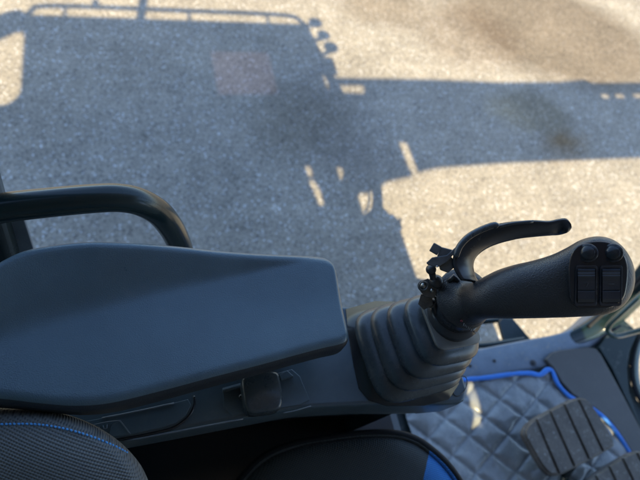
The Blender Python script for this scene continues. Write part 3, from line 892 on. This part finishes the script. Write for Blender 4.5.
for (x, y) in ((587.5, 253), (612.5, 253)):
    bm = bmesh.new()
    c = fp(x, y, .0004); r0 = 9.4 * FD / F
    tube(bm, [c, c + view * .0014, c + view * .0020, c + view * .0020, c + view * .0010], [r0, r0, r0 * .95, r0 * .84, r0 * .80], 36)
    bz_ = obj('push_button', bm, M['gloss'], joy)
    bm = bmesh.new()
    rr = 7.4 * FD / F
    prof_ = [(c + view * (.0010 + .0030 * math.sin(a)), rr * math.cos(a)) for a in [R(x_) for x_ in (0, 15, 30, 45, 60, 75, 88)]]
    tube(bm, [p for p, _ in prof_], [q_ for _, q_ in prof_], 36)
    obj('button_dome', bm, M['button'], bz_)
for (x0, x1) in ((578, 595), (602.5, 620)):
    bm = bmesh.new()
    outer = skew(rrect(x0 - 2.4, 265.2, x1 + 2.4, 306, 3)); inner = skew(rrect(x0 - .6, 268, x1 + .6, 303, 2))
    loft(bm, [[fp(x, y, h) for x, y in pts] for pts, h in ((outer, .0), (outer, .0014), (inner, .0014), (inner, .0004))], cap=False)
    rk = obj('rocker_switch', bm, M['gloss'], joy, smooth=False)
    bevel(rk, .0003)
    bm = bmesh.new()
    ys = [268.6, 270, 271.2, 272.4, 273.6, 274.8, 276, 277.2, 279, 281, 285, 289.8, 290.4, 291.4, 295, 299, 302.4]
    hs = [.0014, .0034, .0036, .0031, .0036, .0031, .0036, .0031, .0028, .0026, .0025, .0026, .0018, .0026, .0029, .0031, .0016]
    loft(bm, [[fp(x, y, .0) for x in (x0, x1)] + [fp(x1, y, h) , fp(x0, y, h)] for y, h in zip(ys, hs)])
    rocker = obj('rocker', bm, M['gloss'], rk, smooth=False)
    bm = bmesh.new()
    xm = (x0 + x1) / 2
    if x0 < 590: tube(bm, [fp(xm - 2, 283, .0027), fp(xm + 2, 283, .0027), fp(xm, 287, .0027)], .0002, 6)
    else: tube(bm, [fp(xm - 3, 284, .0027), fp(xm + 3, 284, .0027)], .0002, 6)
    obj('switch_mark', bm, M['dmark'], rk)
# small maker's mark on the collar: a red dot and a run of tiny pale letters
vc = None
def on_collar(px, py, radius=.0246):
    # intersect view ray with collar cylinder
    r_ = ray(px, py).normalized(); best = None
    s = .38
    while s < .6:
        p = CAM + r_ * s; q_ = p - st_; d_ = (q_ - ca * q_.dot(ca)).length
        if d_ < radius: return p
        s += .0002
    return CAM + r_ * .45
bm = bmesh.new(); pr = on_collar(461.5, 321)
sphere(bm, pr, .0011, n=10)
lm = obj('logo_dot', bm, M['red'], coll)
bm = bmesh.new()
for k in range(9):
    x = 464 + 1.5 * k; y = 324.2 + 1.05 * k
    h = 1.5 if k in (0, 5) else 1.0
    p1 = on_collar(x, y - h * .6); p2 = on_collar(x - .5, y + h)
    tube(bm, [p1, p2], .00030, 6)
    if k % 2: tube(bm, [p2, on_collar(x + .9, y + h * .6)], .0002, 6)
obj('logo_lettering', bm, M['fmark'], coll)

# ================================================================== AUXILIARY LEVER
aux = empty('auxiliary_lever', PD(424, 290, .45), 'thin curved black lever clamped to the back of the joystick base', 'lever')
outer = [(462, 280), (457, 273), (453.5, 264), (455, 254), (461, 245), (470, 237), (482, 230), (495, 225.3), (512, 222.5), (533, 221), (548, 221.8), (558, 220), (565, 219), (568.5, 220.5), (570.5, 223)]
inner = [(478.5, 284), (474.5, 276), (472.5, 267), (474, 259), (479.5, 252.5), (488, 247), (498, 243), (508, 240.2), (520, 237.6), (536, 235.8), (550, 234.6), (558, 234.2), (565, 232.4), (568.5, 230.5), (570.5, 228)]
o3 = catmull([PD(x, y, .405) for x, y in outer], 5)
i3 = catmull([PD(x, y, .420 if k < 12 else .410) for k, (x, y) in enumerate(inner)], 5)
bm = bmesh.new(); rings = []
for i in range(len(o3)):
    t = (o3[min(i + 1, len(o3) - 1)] - o3[max(i - 1, 0)]).normalized()
    w_ = i3[i] - o3[i]; nn = t.cross(w_.normalized()).normalized() if i < len(o3) - 16 else nn; bw_ = min(1, w_.length / .010)
    ring = []
    for k in range(9):
        s = k / 8; bow = math.sin(math.pi * s) * .0014 * bw_
        ring.append(o3[i] + w_ * s - nn * bow + nn * .0011)
    for k in range(9):
        s = 1 - k / 8; bow = math.sin(math.pi * s) * .0014 * bw_
        ring.append(o3[i] + w_ * s - nn * bow - nn * .0011)
    rings.append(ring)
loft(bm, rings)
blade = obj('lever_blade', bm, M['gloss'], aux)
bm = bmesh.new()
fl = catmull([PD(x, y, .4035) for x, y in [(455, 258), (460, 246), (469, 236.5), (481, 229.8), (494, 225.2), (497.5, 227.5)]], 5)
tube(bm, fl, [.0014] + [.0028] * (len(fl) - 2) + [.0014], 10)
tube(bm, catmull([PD(x, y, .404) for x, y in [(497, 227), (512, 223.5), (533, 221.4)]], 5), .0013, 10)
obj('blade_flange', bm, M['rubber'], blade)
bm = bmesh.new()
prism(bm, [PD(x, y, .405) for x, y in [(434, 242.5), (442, 247), (437, 255.5), (429, 250.8)]], (PD(434, 242, .409) - PD(434, 242, .405)))
prism(bm, [PD(x, y, .406) for x, y in [(441.5, 247), (453, 250), (449, 260), (437, 257)]], (PD(434, 242, .425) - PD(434, 242, .405)))
prism(bm, [PD(x, y, .404) for x, y in [(426, 263), (432, 257.5), (447, 255), (459, 244), (461, 246), (447, 262), (437.5, 267.5), (428, 265)]], (PD(434, 242, .408) - PD(434, 242, .405)))
prism(bm, [PD(x, y, .408) for x, y in [(438, 262), (452, 257), (456, 266), (448, 273), (440, 270)]], (PD(434, 242, .425) - PD(434, 242, .405)))
bevel(obj('mounting_bracket', bm, mat('worn bracket steel', (0.115, 0.125, 0.135), 0.38, 0.5, metal=0.2, var=0.3, vscale=90), aux, smooth=False), .0008)
bm = bmesh.new(); c = PD(437, 266.5, .4035)
disc(bm, c, (CAM - c), .0008, .0012, 12)
obj('bracket_rivet', bm, M['steel'], aux)
bm = bmesh.new()
sphere(bm, PD(431, 269.5, .42), .0045); tube(bm, [PD(431, 270, .42), PD(434, 280, .43), PD(437, 285, .435)], .003, 12)
sphere(bm, PD(436.5, 281.5, .43), .0065, (1, 1, .8))
obj('ball_joint', bm, M['metal'], aux)
bm = bmesh.new()
ring_c = PD(423.5, 286, .436); vn = (CAM - ring_c).normalized()
disc(bm, ring_c - vn * .003, vn, .0052, .005, 20)
prism(bm, [PD(x, y, .434) for x, y in [(421, 281), (428, 278.5), (436, 284), (439, 292), (434, 298), (425, 297), (420, 291)]], (PD(434, 290, .446) - PD(434, 290, .436)))
prism(bm, [PD(x, y, .440) for x, y in [(421, 294), (432, 296), (433, 305), (424, 310), (418, 304)]], (PD(434, 290, .456) - PD(434, 290, .436)))
tube(bm, [PD(431 + 5 * math.cos(a_), 301 + 6 * math.sin(a_), .444) for a_ in [k * math.pi / 8 for k in range(17)]], .0011, 8)
tube(bm, [PD(423.5 + 4.2 * math.cos(a_), 286 + 4.2 * math.sin(a_), .4315) for a_ in [k * math.pi / 8 for k in range(17)]], .0008, 8)
bevel(obj('clamp_body', bm, mat('worn clamp steel', (0.12, 0.12, 0.12), 0.34, 0.5, metal=0.4, var=0.4, vscale=120), aux, smooth=False), .0009)
bm = bmesh.new()
disc(bm, ring_c + vn * .002, vn, .0030, .002, 6)
disc(bm, PD(432, 290.5, .432), vn, .0018, .0015, 6)
obj('clamp_bolt', bm, M['steel'], aux)
bm = bmesh.new()
cb = [PD(x, y, d) for x, y, d in [(420, 300, .452), (432, 302, .450), (436, 312, .453), (443, 326, .462), (452, 336, .468)]]
tube(bm, catmull(cb, 5), .0030, 12)
obj('clamp_strap', bm, M['metal'], aux)

# ================================================================== OPERATOR SEAT
seat = empty('operator_seat', PD(200, 600, .8), 'charcoal and blue woven operator seat with blue stitching along its bolster', 'seat')
def dome(out, cen_, prof_, sub=6, rp=None):
    o_ = catmull([(x, y, 0) for x, y in out], sub, closed=True)
    bm = bmesh.new(); rings = []
    for s, d_ in prof_:
        rings.append([PD(cen_[0] + (p.x - cen_[0]) * s, cen_[1] + (p.y - cen_[1]) * s, d_) for p in o_])
    loft(bm, rings, cap=False)
    bm.faces.new(list(bm.verts)[-len(o_):])
    return bm
bol = [(-70, 412), (-30, 408), (0, 407.5), (35, 409), (65, 414), (92, 424), (115, 438), (133, 455), (145, 473), (151, 495), (150, 540), (120, 600), (20, 640), (-80, 600), (-120, 500)]
prof_ = [(.96, .52), (.99, .45), (1.0, .405), (.992, .393), (.975, .385), (.94, .376), (.90, .371), (.868, .3695), (.83, .3675), (.80, .366), (.7, .361), (.5, .356), (.2, .353), (.05, .353)]
bm = dome(bol, (0, 520), prof_)
bo = obj('seat_bolster', bm, M['fabric'], seat)
# stitches along the groove
bm = bmesh.new()
from mathutils.bvhtree import BVHTree
bv = BVHTree.FromPolygons([v.co + seat.location for v in bo.data.vertices], [tuple(p.vertices) for p in bo.data.polygons])
sp_ = []
for p in catmull([(x, y, 0) for x, y in [(-50, 428), (-20, 425.4), (0, 424.3), (30, 424), (50, 426), (70, 430), (90, 436), (108, 443), (120, 448.5), (128, 453)]], 8):
    h_ = bv.ray_cast(CAM, ray(p.x, p.y).normalized())
    if h_[0] is not None: sp_.append(h_[0] + (CAM - h_[0]).normalized() * .0002)
st = resample(sp_, 46)
for i in range(0, len(st) - 1):
    a_, b_ = st[i], st[i + 1]; d_ = (b_ - a_) * random.uniform(.85, 1.12); m_ = (a_ + b_) / 2 + d_ * random.uniform(-.08, .08)
    e_ = d_ * .33; nv = (CAM - m_).normalized()
    sl = d_.cross(nv).normalized() * .0004
    tube(bm, [m_ - e_ - sl, m_ - e_ * .5 + nv * .0004 - sl * .5, m_ + e_ * .5 + nv * .0004 + sl * .5, m_ + e_ + sl], [.0003, .0008, .0008, .0003], 8)
so = obj('blue_stitching', bm, M['thread'], bo)
cu = [(205, 540), (222, 505), (240, 478), (262, 456), (292, 443), (330, 436), (368, 431.5), (398, 432), (418, 438), (434, 449), (449, 463), (462, 481), (474, 505), (482, 545), (440, 640), (260, 640)]
pr2 = [(.95, .86), (.985, .76), (1.0, .70), (1.0, .685), (.99, .675), (.975, .668), (.962, .667), (.952, .669), (.945, .671), (.938, .669), (.92, .665), (.88, .660), (.8, .655), (.6, .650), (.3, .648), (.05, .648)]
cxy = (345, 540)
bm = dome(cu, cxy, pr2)
pa, pb = PD(431, 444, .68), PD(421, 490, .66)
nrm = (pa - CAM).cross(pb - CAM).normalized()
if nrm.dot(PD(460, 470, .7) - CAM) < 0: nrm = -nrm
bm2 = bm.copy()
bmesh.ops.bisect_plane(bm, geom=bm.verts[:] + bm.edges[:] + bm.faces[:], plane_co=CAM, plane_no=nrm, clear_outer=True)
bmesh.ops.bisect_plane(bm2, geom=bm2.verts[:] + bm2.edges[:] + bm2.faces[:], plane_co=CAM, plane_no=nrm, clear_inner=True)
co_ = obj('seat_cushion', bm, M['fabric2'], seat)
obj('blue_side_panel', bm2, M['bluemesh'], seat, label='bright blue woven panel on the front corner of the cushion')
bm = bmesh.new()
oo = catmull([(x, y, 0) for x, y in cu], 6, closed=True)
tube(bm, [PD(cxy[0] + (p.x - cxy[0]) * .985, cxy[1] + (p.y - cxy[1]) * .985, .672) for p in oo[:84]], .0048, 12)
tube(bm, [PD(cxy[0] + (p.x - cxy[0]) * .947, cxy[1] + (p.y - cxy[1]) * .947, .6715) for p in oo[4:66]], .0013, 8)
obj('cushion_piping', bm, M['piping'], co_)
bm = bmesh.new(); box(bm, (-.5, -.52, ZF + .05), (.36, .17, 1.40)); bevel(obj('seat_base_shade', bm, M['button'], seat, smooth=False), .02)  # seat base widened, near black to paint the shade under the console
